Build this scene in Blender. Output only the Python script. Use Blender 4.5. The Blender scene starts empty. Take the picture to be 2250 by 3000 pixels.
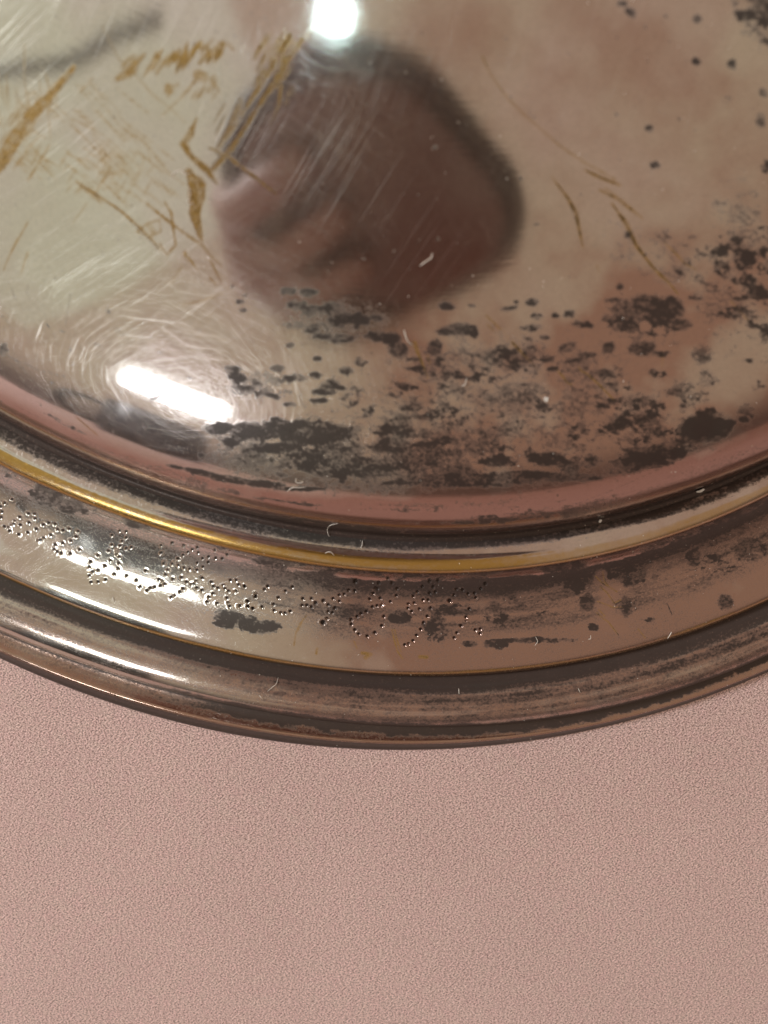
import bpy, bmesh, math, random
import numpy as np
from mathutils import Vector, Matrix

# ------------------------------------------------------------------ camera, world, lamps, exposure
S = bpy.context.scene
COL = S.collection
F_PX, IW, IH = 2600.0, 2250.0, 3000.0
TILT = math.radians(10.0)
CAM_Z = 0.155
cam_d = bpy.data.cameras.new('camera')
cam = bpy.data.objects.new('camera', cam_d)
COL.objects.link(cam)
cam.location = (0, 0, CAM_Z)
cam.rotation_euler = (-TILT, 0, 0)
cam_d.sensor_fit = 'VERTICAL'
cam_d.sensor_height = 24.0
cam_d.lens = 24.0 * F_PX / IH
cam_d.clip_start = 0.004
cam_d.clip_end = 50
cam_d.dof.use_dof = True
cam_d.dof.focus_distance = 0.149
cam_d.dof.aperture_fstop = 14
S.camera = cam

W = bpy.data.worlds.new('World')
S.world = W
W.use_nodes = True
wn, wl = W.node_tree.nodes, W.node_tree.links
bg = wn['Background']
wtc = wn.new('ShaderNodeTexCoord')          # a warm dim room: tan walls and ceiling, dark furniture and floor low down
wsep = wn.new('ShaderNodeSeparateXYZ')
wramp = wn.new('ShaderNodeValToRGB')
wl.new(wtc.outputs['Generated'], wsep.inputs[0]); wl.new(wsep.outputs[2], wramp.inputs[0]); wl.new(wramp.outputs[0], bg.inputs['Color'])
wramp.color_ramp.interpolation = 'EASE'
wramp.color_ramp.elements[0].position = 0.02; wramp.color_ramp.elements[0].color = (0.17, 0.13, 0.11, 1)
wramp.color_ramp.elements[1].position = 0.34; wramp.color_ramp.elements[1].color = (0.60, 0.47, 0.355, 1)
bg.inputs['Strength'].default_value = 0.77

def area_lamp(name, loc, target, sx, sy, radiance, color, shape='RECTANGLE'):
    l = bpy.data.lights.new(name, 'AREA')
    l.shape = shape
    l.size = sx
    l.size_y = sy
    a = sx * sy * (math.pi / 4 if shape in ('DISK', 'ELLIPSE') else 1)
    l.energy = radiance * a * math.pi
    l.color = color
    o = bpy.data.objects.new(name, l)
    COL.objects.link(o)
    o.location = loc
    d = Vector(target) - Vector(loc)
    o.rotation_euler = d.to_track_quat('-Z', 'Y').to_euler()
    return o

DISH = Vector((0.00532, 0.09469, 0))
area_lamp('ceiling_lamp', (-0.137, -0.125, 1.04), (0, 0.03, 0.05), 0.040, 0.033, 45, (0.66, 0.93, 1.0))
area_lamp('window_lamp', (-0.52, -0.83, 0.50), (0, 0, 0.03), 0.23, 0.088, 17.0, (0.90, 0.98, 1.0))
area_lamp('pale_wall_lamp', (-0.85, -0.25, 1.0), (0, 0.03, 0.03), 1.0, 1.1, 0.18, (0.62, 1.0, 0.90))
area_lamp('side_lamp', (-1.0, 0.30, 0.70), (0, -0.05, 0), 0.22, 0.22, 84.0, (0.90, 0.97, 1.0))

S.view_settings.view_transform = 'Standard'
S.view_settings.look = 'None'
S.view_settings.exposure = 0.0
S.view_settings.gamma = 1.0
S.cycles.max_bounces = 8

# ------------------------------------------------------------------ helpers
rng = np.random.default_rng(7)
random.seed(7)

def node(nt, typ, **kw):
    n = nt.nodes.new(typ)
    for k, v in kw.items():
        if k.startswith('i_'):
            n.inputs[k[2:].replace('_', ' ')].default_value = v
        else:
            setattr(n, k, v)
    return n

def tag(o, label=None, cat=None, group=None, kind=None):
    if label: o['label'] = label
    if cat: o['category'] = cat
    if group: o['group'] = group
    if kind: o['kind'] = kind
    return o

def empty(name, loc=(0, 0, 0)):
    o = bpy.data.objects.new(name, None)
    COL.objects.link(o)
    o.location = loc
    return o

def link_mesh(name, me, mat, parent=None):
    o = bpy.data.objects.new(name, me)
    COL.objects.link(o)
    if mat: me.materials.append(mat)
    if parent: o.parent = parent
    return o

def grid_mesh(name, P, closed_u=True, smooth=True):
    """P: (nv, nu, 3) grid of points -> mesh of quads; u wraps when closed."""
    nv, nu = P.shape[:2]
    idx = np.arange(nv * nu).reshape(nv, nu)
    if closed_u:
        idx = np.concatenate([idx, idx[:, :1]], 1)
    q = np.stack([idx[:-1, :-1], idx[1:, :-1], idx[1:, 1:], idx[:-1, 1:]], -1).reshape(-1, 4)
    me = bpy.data.meshes.new(name)
    me.vertices.add(nv * nu)
    me.vertices.foreach_set('co', P.reshape(-1).astype(np.float32))
    me.loops.add(q.size)
    me.loops.foreach_set('vertex_index', q.reshape(-1).astype(np.int32))
    me.polygons.add(len(q))
    me.polygons.foreach_set('loop_start', np.arange(0, q.size, 4, dtype=np.int32))
    me.update(calc_edges=True)
    if smooth:
        me.shade_smooth()
    return me

def add_attr(me, name, vals):
    a = me.attributes.new(name, 'FLOAT', 'POINT')
    a.data.foreach_set('value', np.ascontiguousarray(vals.reshape(-1), dtype=np.float32))

# ------------------------------------------------------------------ wear maps of the plate (stains, worn places, punched marks, some painted shade and dark reflections)
CT, ST = math.cos(TILT), math.sin(TILT)
def project(P):
    X = P - np.array([0, 0, CAM_Z])
    dz = X @ np.array([0, -ST, -CT])
    dx = X[..., 0]
    dy = X @ np.array([0, CT, -ST])
    dz = np.maximum(dz, 1e-3)
    return IW / 2 + F_PX * dx / dz, IH / 2 - F_PX * dy / dz

X0, Y0, X1, Y1, K = -450, -450, 2700, 2350, 1.5
RW, RH = int((X1 - X0) / K), int((Y1 - Y0) / K)

def value_noise(w, h, sx, sy, seed):
    r = np.random.default_rng(seed)
    gw, gh = int(w / sx) + 3, int(h / sy) + 3
    g = r.random((gh, gw)).astype(np.float32)
    xs, ys = np.arange(w) / sx, np.arange(h) / sy
    xi, yi = xs.astype(int), ys.astype(int)
    fx, fy = (xs - xi).astype(np.float32), (ys - yi).astype(np.float32)
    fx = fx * fx * (3 - 2 * fx); fy = fy * fy * (3 - 2 * fy)
    a = g[:, xi] * (1 - fx) + g[:, xi + 1] * fx
    return a[yi] * (1 - fy)[:, None] + a[yi + 1] * fy[:, None]

def fbm(sx, sy, octs, seed, gain=0.55):
    out = 0; amp = 1; tot = 0
    for o in range(octs):
        out = out + amp * value_noise(RW, RH, max(1.0, sx / K / 2 ** o), max(1.0, sy / K / 2 ** o), seed + 17 * o)
        tot += amp; amp *= gain
    return out / tot

def sstep(a, b, x):
    t = np.clip((x - a) / (b - a), 0, 1)
    return t * t * (3 - 2 * t)

def blob(R, cx, cy, rx, ry, rot=0, s=1.0):
    m = max(rx, ry) * 2.0
    x0, x1 = int(max(0, (cx - m - X0) / K)), int(min(RW, (cx + m - X0) / K + 1))
    y0, y1 = int(max(0, (cy - m - Y0) / K)), int(min(RH, (cy + m - Y0) / K + 1))
    if x1 <= x0 or y1 <= y0: return
    xs = X0 + np.arange(x0, x1) * K - cx
    ys = (Y0 + np.arange(y0, y1) * K - cy)[:, None]
    c, si = math.cos(math.radians(rot)), math.sin(math.radians(rot))
    u = (xs * c + ys * si) / rx
    v = (-xs * si + ys * c) / ry
    d = np.sqrt(u * u + v * v)
    R[y0:y1, x0:x1] = np.maximum(R[y0:y1, x0:x1], s * (1 - sstep(0.35, 1.55, d)))

def stroke(R, pts, ws, s=1.0, soft=1.5, noise=None):
    """polyline with widths -> max-blended into R"""
    pts = np.array(pts, float); ws = np.broadcast_to(np.array(ws, float), (len(pts),))
    for i in range(len(pts) - 1):
        a, b = pts[i], pts[i + 1]
        wa, wb = ws[i] / 2, ws[i + 1] / 2
        m = max(wa, wb) + 6
        x0 = int(max(0, (min(a[0], b[0]) - m - X0) / K)); x1 = int(min(RW, (max(a[0], b[0]) + m - X0) / K + 1))
        y0 = int(max(0, (min(a[1], b[1]) - m - Y0) / K)); y1 = int(min(RH, (max(a[1], b[1]) + m - Y0) / K + 1))
        if x1 <= x0 or y1 <= y0: continue
        xs = X0 + np.arange(x0, x1) * K
        ys = (Y0 + np.arange(y0, y1) * K)[:, None]
        d = b - a; L2 = max(d @ d, 1e-6)
        t = np.clip(((xs - a[0]) * d[0] + (ys - a[1]) * d[1]) / L2, 0, 1)
        dist = np.hypot(xs - a[0] - t * d[0], ys - a[1] - t * d[1])
        w = wa + (wb - wa) * t
        if noise is not None:
            w = w * (0.45 + 1.1 * noise[y0:y1, x0:x1])
        val = s * (1 - sstep(-soft, soft, dist - w))
        R[y0:y1, x0:x1] = np.maximum(R[y0:y1, x0:x1], val)

def conv(pts, ox, oy, sc):
    return [(ox + x / sc, oy + y / sc) for x, y in pts]

TARN_SHADE = np.zeros((RH, RW), np.float32)
GOLD = np.zeros((RH, RW), np.float32)
VEIL = np.zeros((RH, RW), np.float32)
N_flake = fbm(52, 26, 6, 11, 0.74)
N_fine = fbm(14, 9, 3, 23, 0.6)
N_big = (fbm(420, 300, 5, 31, 0.6) + fbm(330, 390, 5, 131, 0.6) + fbm(250, 240, 4, 231, .6)) / 3
N_big = .5 + (N_big - .5) * 1.7
N_streak = fbm(260, 9, 3, 41, 0.6)
GX = X0 + np.arange(RW) * K
GY = (Y0 + np.arange(RH) * K)[:, None]

# black tarnish, traced patch by patch: (x, y, half width, half height, strength[, tilt])
FIELD = np.zeros((RH, RW), np.float32)
def patches(lst, ox, oy, sc):
    for p in lst:
        x, y, rx, ry = p[:4]
        blob(FIELD, ox + x / sc, oy + y / sc, rx / sc, ry / sc, p[5] if len(p) > 5 else 0, p[4] if len(p) > 4 else 0.85)
patches([(1020,205,20,18),(1150,290,110,50,1),(990,265,45,12),(1230,300,70,55,1),(1050,350,130,22,.9),(1280,370,60,35,.75),
 (540,300,45,12,.85,-10),(640,275,30,20),(570,272,14,8),(660,335,28,18),(650,380,45,22,.7),(600,385,25,10),(695,425,28,14),(620,430,25,10,.7),
 (800,325,32,22),(740,330,20,14),(850,370,55,22),(790,470,48,26,.9,-20),(700,520,42,20),(820,525,60,12,.85,-8),(880,500,50,14),(970,470,36,28,.9,-30),(730,560,36,14),
 (1120,470,80,45,.75),(1200,480,60,40,.6),(950,580,50,28,.75),(1180,580,60,28,.65),(1370,500,60,60,.5),
 (270,290,40,22),(380,290,20,8),(320,390,90,30,.8),(390,400,20,36),(260,400,40,22),(220,470,36,42,.95),(240,520,25,14),
 (60,480,50,38),(30,430,50,28),(130,520,40,10),(500,520,50,32,.55),(390,500,40,12,.7),(380,550,30,12,.7),(290,580,60,14,.8),(320,595,30,10),
 (130,560,60,12),(110,640,60,14),(240,680,40,10),(120,730,70,22),(170,770,60,18),(80,775,50,14),
 (1080,760,190,70,.58),(1300,680,120,90,.62),(950,730,60,40,.6),(1150,850,150,60,.62),(1400,620,60,80,.5),(1440,820,90,50,1.1,-25),(1560,760,60,60,.6),(1160,940,120,40,.95),(1250,880,80,30,.8),
 (60,870,140,55,.85),(250,900,120,55,.75),(430,900,200,45,.58),(500,960,90,30,.95),(330,1000,150,30,.6),(700,950,100,45,.95),(800,980,60,36,.8),(600,1020,200,22,.95),(870,960,100,36,.75),
 (150,1050,250,16,.85),(800,1030,150,25,.85),(520,1065,60,10,.8),
 (1550,80,60,40),(1450,60,40,22),(1580,180,40,40),(1620,230,60,50),(1650,400,40,60),(1640,60,20,40),(1350,250,50,25,.5),(1620,640,50,40,.5),(1560,300,40,30,.4),
 (1250,440,60,40,.5),(600,620,120,40,.42),(700,860,60,60,.5),(420,640,60,30,.4),(1000,640,60,40,.5)], 1125, 700, 1.4747)
patches([(1145,555,22,19,1),(1170,712,27,18,1),(1505,280,24,28,.9),(1350,265,24,20,.85),(1355,82,22,22,.8),(1070,55,34,24,.85,40),(1030,15,30,16,.8),
 (525,170,18,14,.5),(1480,430,30,30,.45),(1640,400,25,25,.7),(1630,520,30,40,.65),(1650,720,25,30,.95),(1330,1030,30,18,.6),(1225,985,20,15,.5),(1450,1085,50,18,.85),(1530,1080,25,15,.8),
 (1275,515,10,9,.6),(1215,70,12,12,.6),(1130,115,12,12,.5),(1090,215,14,12,.5),(590,770,10,6,.9),(660,970,18,4,.8),(850,840,10,5,.6),(1005,495,12,8,.5)], 1125, 0, 1.4747)
patches([(1040,270,25,14,.85),(1050,308,20,12),(1060,245,25,9,.6),(1250,225,50,22),(1330,230,50,22),(1290,290,70,26),(1350,310,60,32),(1430,290,50,26),(1500,340,80,36),(1270,370,60,28,.7),(1350,395,50,20,.7),
 (1400,420,60,18),(1480,430,70,26),(1620,420,60,26,.75),(1560,355,60,28),(1000,570,50,28,.72),(1030,600,50,28,.72),(1110,625,30,14),(1200,560,36,18),(1280,600,70,22),(1360,590,36,18),(1370,520,25,14),(1250,460,30,14,.65),
 (1560,530,40,22),(1500,570,40,22),(1180,680,40,14,.85,15),(1250,715,36,12),(1400,660,70,18),(1430,640,60,36,.8),(1380,700,50,14),(1500,700,60,45,.75),(1560,680,40,36,.7),(1590,740,40,18,.7),(1450,740,30,18,.55),
 (950,820,80,32,.95),(1080,830,100,42,1.1),(1200,810,80,42,1.1),(1200,900,120,36,1.1),(1350,850,60,36),(1450,830,120,36,.85),(1330,930,100,36,1),(1450,900,100,36,.9),(1220,1020,40,16),(1440,1010,130,30,1),(1570,1000,100,36,.95),(1620,900,60,40,.75),
 (1000,880,40,28,.85),(760,985,45,10,.9,15),(870,1010,100,14,.95,12),(1000,1040,95,18,.95,8),(1150,1060,100,18,.95,4),(870,935,20,14,.7),(1300,1080,150,12,.8),(300,810,90,10,.6,25),(230,770,60,8,.6,25),
 (660,690,30,14,.6),(690,680,25,10,.6),(860,690,20,8,.6),(690,490,12,8,.5),(640,300,15,8,.5),(15,480,26,32,.9),(280,650,18,8,.7),(225,620,20,8,.5),(1570,85,14,7,.9)], 0, 700, 1.4747)
patches([(870,1275,230,48,1.0),(1150,1290,160,52,.95),(1350,1405,250,26,.85),(1000,1365,250,26,.9),(1850,1230,150,100,.72),(2050,1250,80,50,1.1,-25),(1900,1340,150,40,.95,-15),(1000,930,170,60,.62),(1500,1050,160,60,.55),(1880,930,110,70,.8),(2150,760,90,110,.62),(760,1130,120,50,.55)], 0, 0, 1.0)
# patches on the lettered band; the upper ones paint in dark reflections and shading
patches([(150,700,130,52,.95),(980,635,75,55,.95),(1190,690,90,105,.95),(1290,580,80,60,.85),(1400,800,55,22,.9),(1560,800,85,36,.95),(1560,620,120,110,.62),(900,600,60,40,.6),
 (1440,440,130,70,.75),(1180,340,150,35,.9),(1450,340,200,50,.95),(760,350,240,40,.95),(300,300,260,60,.8),(500,400,160,70,.5),(1010,400,180,60,.6),(560,500,120,40,.45)], 700, 1500, 2.0738)
patches([(80,820,100,75,.7),(500,700,110,110,1),(800,680,130,90,.95),(560,860,55,60,.9),(800,890,40,75,.9),(600,1010,42,28,.95),(1210,590,60,72,.9),(950,970,50,28,.6),(1400,860,60,60,.75),
 (250,1090,270,22,.95),(1100,500,300,70,.8,-20),(1450,330,260,80,.9,-24),(1350,620,220,100,.55),(1560,560,160,110,.7),(300,950,120,60,.45),(1000,700,160,60,.42),(1430,900,50,30,.85),(400,640,220,50,.85)], 1450, 1350, 2.0738)
patches([(310,220,150,90,.9,15),(480,300,140,60,.75,10),(900,400,120,60,.7,10),(200,100,100,60,.6,25),(1500,520,200,80,.7,10),(1480,1020,110,75,.95),(1600,1050,90,60,.9),(60,60,80,60,.6,25),(1300,420,120,40,.5,10),(640,340,90,40,.5,10)], 0, 1350, 2.212)
# keep the scraped bare place on the band clear
BARE = np.zeros((RH, RW), np.float32)
for p in [(640,700,34,40),(700,800,55,70,),(680,900,60,50),(690,970,70,60),(760,1010,60,40)]:
    blob(BARE, 1450 + p[0] / 2.0738, 1350 + p[1] / 2.0738, p[2] / 2.0738, p[3] / 2.0738, 30, 1.0)
for x, y, rx, ry in [(1130,375,26,20),(1190,395,22,22),(1250,705,32,30),(1210,470,40,14),(1180,630,60,10),(790,905,0.1,.1)]:
    blob(BARE, 1125 + x / 1.4747, 700 + y / 1.4747, rx / 1.4747, ry / 1.4747, 0, .9)
for x, y, rx, ry in [(800,1290,22,9),(880,1295,0.1,.1),(1000,1300,22,10),(1085,1285,26,14),(1145,1275,24,7),(1210,1290,22,8),(1330,1310,30,10),(1240,1290,25,8)]:
    blob(BARE, x, y, rx, ry, 0, .85)
holes = sstep(.60, .70, fbm(22, 16, 3, 77, .6))
blob(FIELD, 1480, 1180, 620, 260, 0, .46); blob(FIELD, 1000, 1330, 420, 120, 5, .56); blob(FIELD, 2180, 820, 170, 330, 0, .5); blob(FIELD, 2240, 50, 110, 90, 40, .75); blob(FIELD, 1960, 760, 260, 120, 20, .42)  # the top right corner blob paints in a dark reflection
T = FIELD * 1.08 + (N_flake - 0.5) * 2.3 * np.minimum(1, FIELD * 1.8) + (N_fine - .5) * .8 * np.minimum(1, FIELD * 2)
T = T - holes * 0.4 - BARE * 0.8
TARN_SHADE[:] = sstep(0.24, 0.95, T) * (0.66 + 0.38 * sstep(.5, 1.2, T))
blob(FIELD, 1450, 1230, 760, 230, 0, .50); blob(FIELD, 1000, 1340, 460, 110, 4, .66)
FILM = FIELD * 1.22 + (fbm(90, 60, 5, 91, .65) - .5) * 1.5 * np.minimum(1, FIELD * 1.5) + (N_fine - .5) * .6
TARN_SHADE[:] = np.maximum(TARN_SHADE, 0.70 * sstep(.20, 1.0, FILM - BARE * .6))
# pin-prick specks of tarnish over the whole plate
pr = np.random.default_rng(5)
for _ in range(900):
    x, y = pr.uniform(X0, X1), pr.uniform(Y0, 1500)
    s = pr.uniform(1.3, 3.2) if pr.random() < .94 else pr.uniform(3, 6)
    blob(TARN_SHADE, x, y, s * pr.uniform(1, 2), s, pr.uniform(0, 180), pr.uniform(.3, .8))
TARN_SOFT = sstep(.5, .8, N_big) * sstep(1300, 1900, GX) * .12
TARN_SHADE[:] = np.maximum(TARN_SHADE, TARN_SOFT * sstep(1600, 900, GY))

# brown-lilac veil
VEIL[:] = (0.10 + 0.36 * sstep(500, 1500, GX) + .50 * sstep(500, 1100, GY) * sstep(600, 1500, GX)) * (0.35 + 0.9 * sstep(.30, .72, N_big))
VEIL += .13 * sstep(900, 1500, GX) + .10 * sstep(400, 900, GY) * sstep(900, 1500, GX)
VEIL[:] = np.clip(VEIL, 0, 1.2)

# brass showing through long wear marks: polylines (points in a traced patch, widths)
def g1(pts, ws, s=.95, n=True, o=(0, 0), sc=1.4747):
    p = conv(pts, o[0], o[1], sc)
    stroke(GOLD, p, np.array(np.broadcast_to(ws, (len(p),)), float) / sc, s, 2.0, N_wear if n else None)
N_wear = fbm(60, 60, 4, 53, .7)
def hatch(cx, cy, w, h, ang, n, ln, ww, s, seed, o=(0, 0), sc=1.4747):
    r = np.random.default_rng(seed); s = s * 1.9; ww = ww * 1.6
    for _ in range(n):
        x, y = cx + r.uniform(-w, w), cy + r.uniform(-h, h)
        a = math.radians(ang + r.normal(0, 5)); l = ln * r.uniform(.5, 1.3)
        dx, dy = math.cos(a) * l / 2, math.sin(a) * l / 2
        g1([(x - dx, y - dy), (x, y), (x + dx, y + dy)], [ww * .3, ww * r.uniform(.6, 1.2), ww * .3], s * r.uniform(.5, 1), False, o, sc)
g1([(-60,780),(0,695),(60,610),(120,515),(200,430),(320,290)], [70,62,58,62,50,18], .9)
hatch(70, 600, 90, 120, -56, 26, 90, 7, .5, 3)
hatch(120, 420, 140, 110, -100, 26, 130, 5, .33, 4)
g1([(505,350),(560,300),(625,235)], [8,46,10], .8); hatch(560, 290, 40, 35, -45, 12, 60, 7, .7, 5)
hatch(735, 262, 95, 32, -56, 18, 80, 13, .75, 6); hatch(880, 225, 90, 32, -58, 14, 70, 12, .72, 7)
g1([(900,270),(930,225),(962,185)], [10,44,18], .85); g1([(940,182),(985,190),(1010,215)], [10,16,8], .6)
g1([(735,385)] * 2, [42,42], .6); hatch(740, 385, 25, 22, -50, 8, 30, 8, .6, 8)
g1([(700,500),(780,425),(870,320)], [6,8,22], .6); g1([(860,330),(880,335)], [46,46], .62); hatch(890, 380, 50, 40, -60, 12, 50, 7, .55, 9)
g1([(930,370),(950,400)], [12,14], .5)
g1([(440,110),(480,190),(510,250),(600,340),(660,410),(740,470),(800,530)], [5,6,8,8,8,8,4], .38)
g1([(1250,155),(1180,280),(1110,390),(1040,500)], [30,30,20,6], .95)
g1([(1310,160),(1200,330),(1110,470),(1000,640),(920,730)], [14,22,20,22,24], .95)
g1([(1360,105),(1290,200),(1200,300)], [5,7,8], .7); g1([(1270,175),(1215,270)], [16,14], .8); hatch(1180, 260, 80, 110, -60, 22, 120, 7, .6, 10)
g1([(1215,370),(1205,450),(1170,540)], [18,16,6], .8); g1([(1255,370),(1240,460)], [10,4], .7); g1([(1260,385),(1230,450)], [30,16], .45)
g1([(850,510),(820,580),(790,620),(830,680),(890,730),(935,790)], [8,26,34,24,36,8], 1)
g1([(815,740),(845,790),(850,850),(842,920),(860,1000),(875,1045)], [30,74,70,56,28,6], 1)
g1([(905,640),(990,680),(1080,750),(1190,835)], [6,12,14,13], .95)
g1([(330,785),(430,850),(520,910),(600,980),(660,1040),(692,1082)], [10,13,10,13,8,4], 1)
g1([(345,800),(400,840),(440,880)], [10,26,6], .55)
g1([(635,880),(720,950),(800,1010),(880,1065),(905,1100),(960,1148)], [8,16,10,9,6,4], 1)
g1([(710,870),(740,920),(750,1000),(760,1060),(720,1105)], [6,13,11,7,4], .95)
g1([(590,1000),(640,965),(690,950),(695,1000),(640,1025),(590,1000)], [6,9,7,6,7,6], .75); g1([(650,985),(660,1000)], [36,30], .4)
g1([(215,625),(170,700),(120,780)], [4,12,8], .7); g1([(120,960),(40,1105)], [5,7], .75); g1([(472,730),(412,835)], [10,12], .65)
g1([(430,745),(490,750),(545,740)], [14,24,8], .45); g1([(290,660),(340,690),(385,735)], [5,10,5], .65); g1([(262,690),(330,745)], [4,6], .6)
g1([(405,335),(345,400)], [4,11], .6); g1([(105,190),(105,330),(118,450)], [5,7,5], .5)
g1([(600,760),(560,790),(640,840)], [4,5,4], .5); g1([(640,640),(660,740)], [6,5], .4); g1([(375,880),(310,970)], [7,4], .5)
hatch(330, 560, 260, 170, 42, 46, 170, 4.5, .42, 12); hatch(560, 720, 230, 140, 40, 40, 110, 4.5, .42, 13); hatch(470, 760, 200, 90, -55, 26, 80, 4.5, .4, 14)
hatch(980, 520, 60, 60, -62, 10, 130, 6, .5, 15)
LO = (0, 700)
g1([(75,0),(45,65),(15,135)], [5,8,6], .75, True, LO); g1([(120,60),(90,150)], [9,7], .5, True, LO); g1([(800,65),(825,95),(852,132)], [18,12,3], .95, True, LO)
g1([(905,90),(930,135),(957,187)], [5,8,5], .9, True, LO); g1([(908,170),(935,200)], [9,6], .8, True, LO); g1([(785,118),(740,190)], [4,5], .7, True, LO)
g1([(780,285),(870,268),(960,235)], [4,7,5], .6, True, LO); g1([(330,770),(420,847)], [3,6], .9, True, LO); g1([(690,20),(720,70),(745,40)], [6,5,7], .8, True, LO)
R2 = (1125, 0); R4 = (1125, 700)
g1([(425,245),(460,320),(530,420),(600,490),(680,560),(760,630),(870,705),(960,750)], [10,8,9,9,8,8,9,6], .55, False, R2)
g1([(870,735),(930,765),(1018,800)], [7,14,11], .95, True, R2); g1([(930,740),(1000,775)], [5,6], .7, True, R2)
g1([(725,765),(790,850),(830,920),(845,1000),(860,1070)], [4,14,17,13,5], 1, False, R2)
g1([(930,820),(1010,860),(1070,905),(1120,945)], [6,14,13,4], .95, True, R2); g1([(955,812),(1040,872)], [5,7], .7, True, R2)
g1([(985,880),(1050,970),(1090,1060),(1130,1115),(1175,1170),(1230,1220),(1270,1270)], [7,17,19,15,17,10,4], .98, True, R2)
g1([(1210,1045),(1270,1105),(1300,1140),(1350,1165)], [5,10,8,4], .6, False, R2)
g1([(440,330),(500,387)], [7,9], .7, True, R4); g1([(447,370),(475,397)], [5,6], .8, False, R4); g1([(555,448),(592,488),(632,528)], [9,13,7], .95, True, R4); g1([(632,528),(680,582)], [4,3], .4, False, R4)
g1([(132,450),(160,525),(190,597)], [18,10,3], .95, True, R4); g1([(188,505),(200,542)], [6,5], .6, False, R4); g1([(740,558),(775,597),(790,620),(810,629)], [4,7,5,4], 1, False, R4)
g1([(840,550),(850,568),(880,585),(930,630),(995,698)], [5,6,8,10,4], 1, False, R4); g1([(1205,495),(1202,552)], [5,4], .7, False, R4); g1([(920,115),(930,140)], [8,4], .7, False, R4)
g1([(1500,270),(1580,360)], [9,6], .4, False, R4); g1([(500,380),(560,455)], [3,3], .3, False, R4)
BND = (1450, 1350)
for pts in ([(655,670),(665,730),(690,760)], [(610,700),(650,740),(740,795)], [(640,765),(680,800),(725,865)], [(725,865),(765,845)], [(625,855),(680,875),(715,890),(780,888)], [(620,925),(660,960),(690,980),(745,1052)], [(632,905),(668,945)], [(870,1022),(912,1075)]):
    g1(pts, 7, .75, False, BND, 2.0738)
for pts, w in (([(410,630),(370,680),(345,740),(335,810)], 9), ([(390,650),(362,720)], 7), ([(930,715),(945,780),(965,850),(995,890)], 9), ([(945,712),(965,790),(985,850)], 7), ([(700,785),(718,830)], 6), ([(750,855),(800,865),(770,885)], 22), ([(1100,880),(1140,880)], 20), ([(475,830),(470,860)], 12)):
    g1(pts, w, .8, True, (700, 1500), 2.0738)

FRAY = fbm(16, 16, 3, 97, .7)
GOLD *= .62 + .5 * sstep(.32, .62, FRAY)
TARN_SHADE[:] = np.maximum(TARN_SHADE, (.45 + .20 * sstep(1100, 1500, GX)) * np.minimum(GOLD, 1))
# hairline dark scratches
def d1(pts, ws, s=.8, o=(0, 0), sc=1.4747):
    stroke(TARN_SHADE, conv(pts, o[0], o[1], sc), np.array(ws, float) / sc, s, 1.2, None)
d1([(905,640),(1090,760),(1190,838)], [2,4,5], .45)
d1([(1195,830),(1290,925),(1400,1000),(1430,1045)], [3,3,6,3], .35)
d1([(340,792),(520,912),(690,1080)], [3,4,4], .7); d1([(790,850),(845,1000),(862,1070)], [3,6,4], .55, R2)
d1([(670,585),(590,630)], [4,5], .8, LO); d1([(305,235),(280,390)], [4,3], .6, LO); d1([(440,55),(450,75),(410,80)], [3,3,3], .7, LO)
d1([(1450,20),(1330,85),(1280,110)], [3,3,3], .45, LO); d1([(1660,155),(1560,190),(1500,205)], [3,3,3], .4, LO); d1([(0,325),(25,350),(45,385)], [4,4,3], .6, LO)
d1([(50,215),(65,260)], [4,4], .7, LO); d1([(120,200),(118,245)], [4,3], .6, LO); d1([(200,365),(215,385)], [8,4], .8, LO); d1([(260,395),(280,403)], [7,7], .7, LO); d1([(385,447),(410,455),(440,462),(470,475)], [4,5,5,4], .7, LO)
d1([(500,385),(520,405),(535,415)], [4,4,4], .6, LO); d1([(585,170),(625,240)], [2,3], .45, LO); d1([(0,480),(60,520),(180,570),(300,600)], [6,5,5,4], .5, LO); d1([(815,600),(825,605)], [9,9], .9, LO)
d1([(60,520),(140,610),(250,720)], [4,4,4], .45, LO); d1([(700,0),(500,160)], [3,3], .25)
d1([(1200,480),(1050,560),(800,660)], [3,3,2], .35, (1650, 1100), 2.0); d1([(0,1080),(400,930),(820,740)], [4,4,3], .7, (1650, 1100), 2.765)
for pts in ([(655,670),(665,730),(690,760)], [(610,700),(650,740),(740,795)], [(640,765),(680,800),(725,865)], [(725,865),(765,845)], [(625,855),(680,875),(715,890),(780,888)], [(620,925),(660,960),(690,980),(745,1052)], [(1040,860),(1070,930)]):
    stroke(TARN_SHADE, [(1453 + x / 2.0738, 1353 + y / 2.0738) for x, y in pts], 3.4, .95, 1.2)
for _ in range(70):
    x, y = pr.uniform(1450, 2250), pr.uniform(100, 900)
    a = math.radians(pr.choice([-38, -30, 40, 50, -8]) + pr.normal(0, 6)); l = pr.uniform(40, 260)
    stroke(TARN_SHADE, [(x, y), (x + l * math.cos(a), y + l * math.sin(a))], [1.6, 1.6], pr.uniform(.12, .3), 1.4)
POLISH = np.full((RH, RW), .22, np.float32)
blob(POLISH, 560, 1000, 620, 330, 12, 1.1); blob(POLISH, 900, 380, 330, 330, 0, .75); blob(POLISH, 1050, 1200, 300, 140, 10, .9); blob(POLISH, 300, 1640, 560, 170, 14, .9); blob(POLISH, 350, 1420, 420, 90, 20, .8)
POLISH *= .55 + .9 * N_big
MAPS = {'tarnish': TARN_SHADE, 'gold': GOLD, 'veil': VEIL, 'polish': POLISH}

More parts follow.
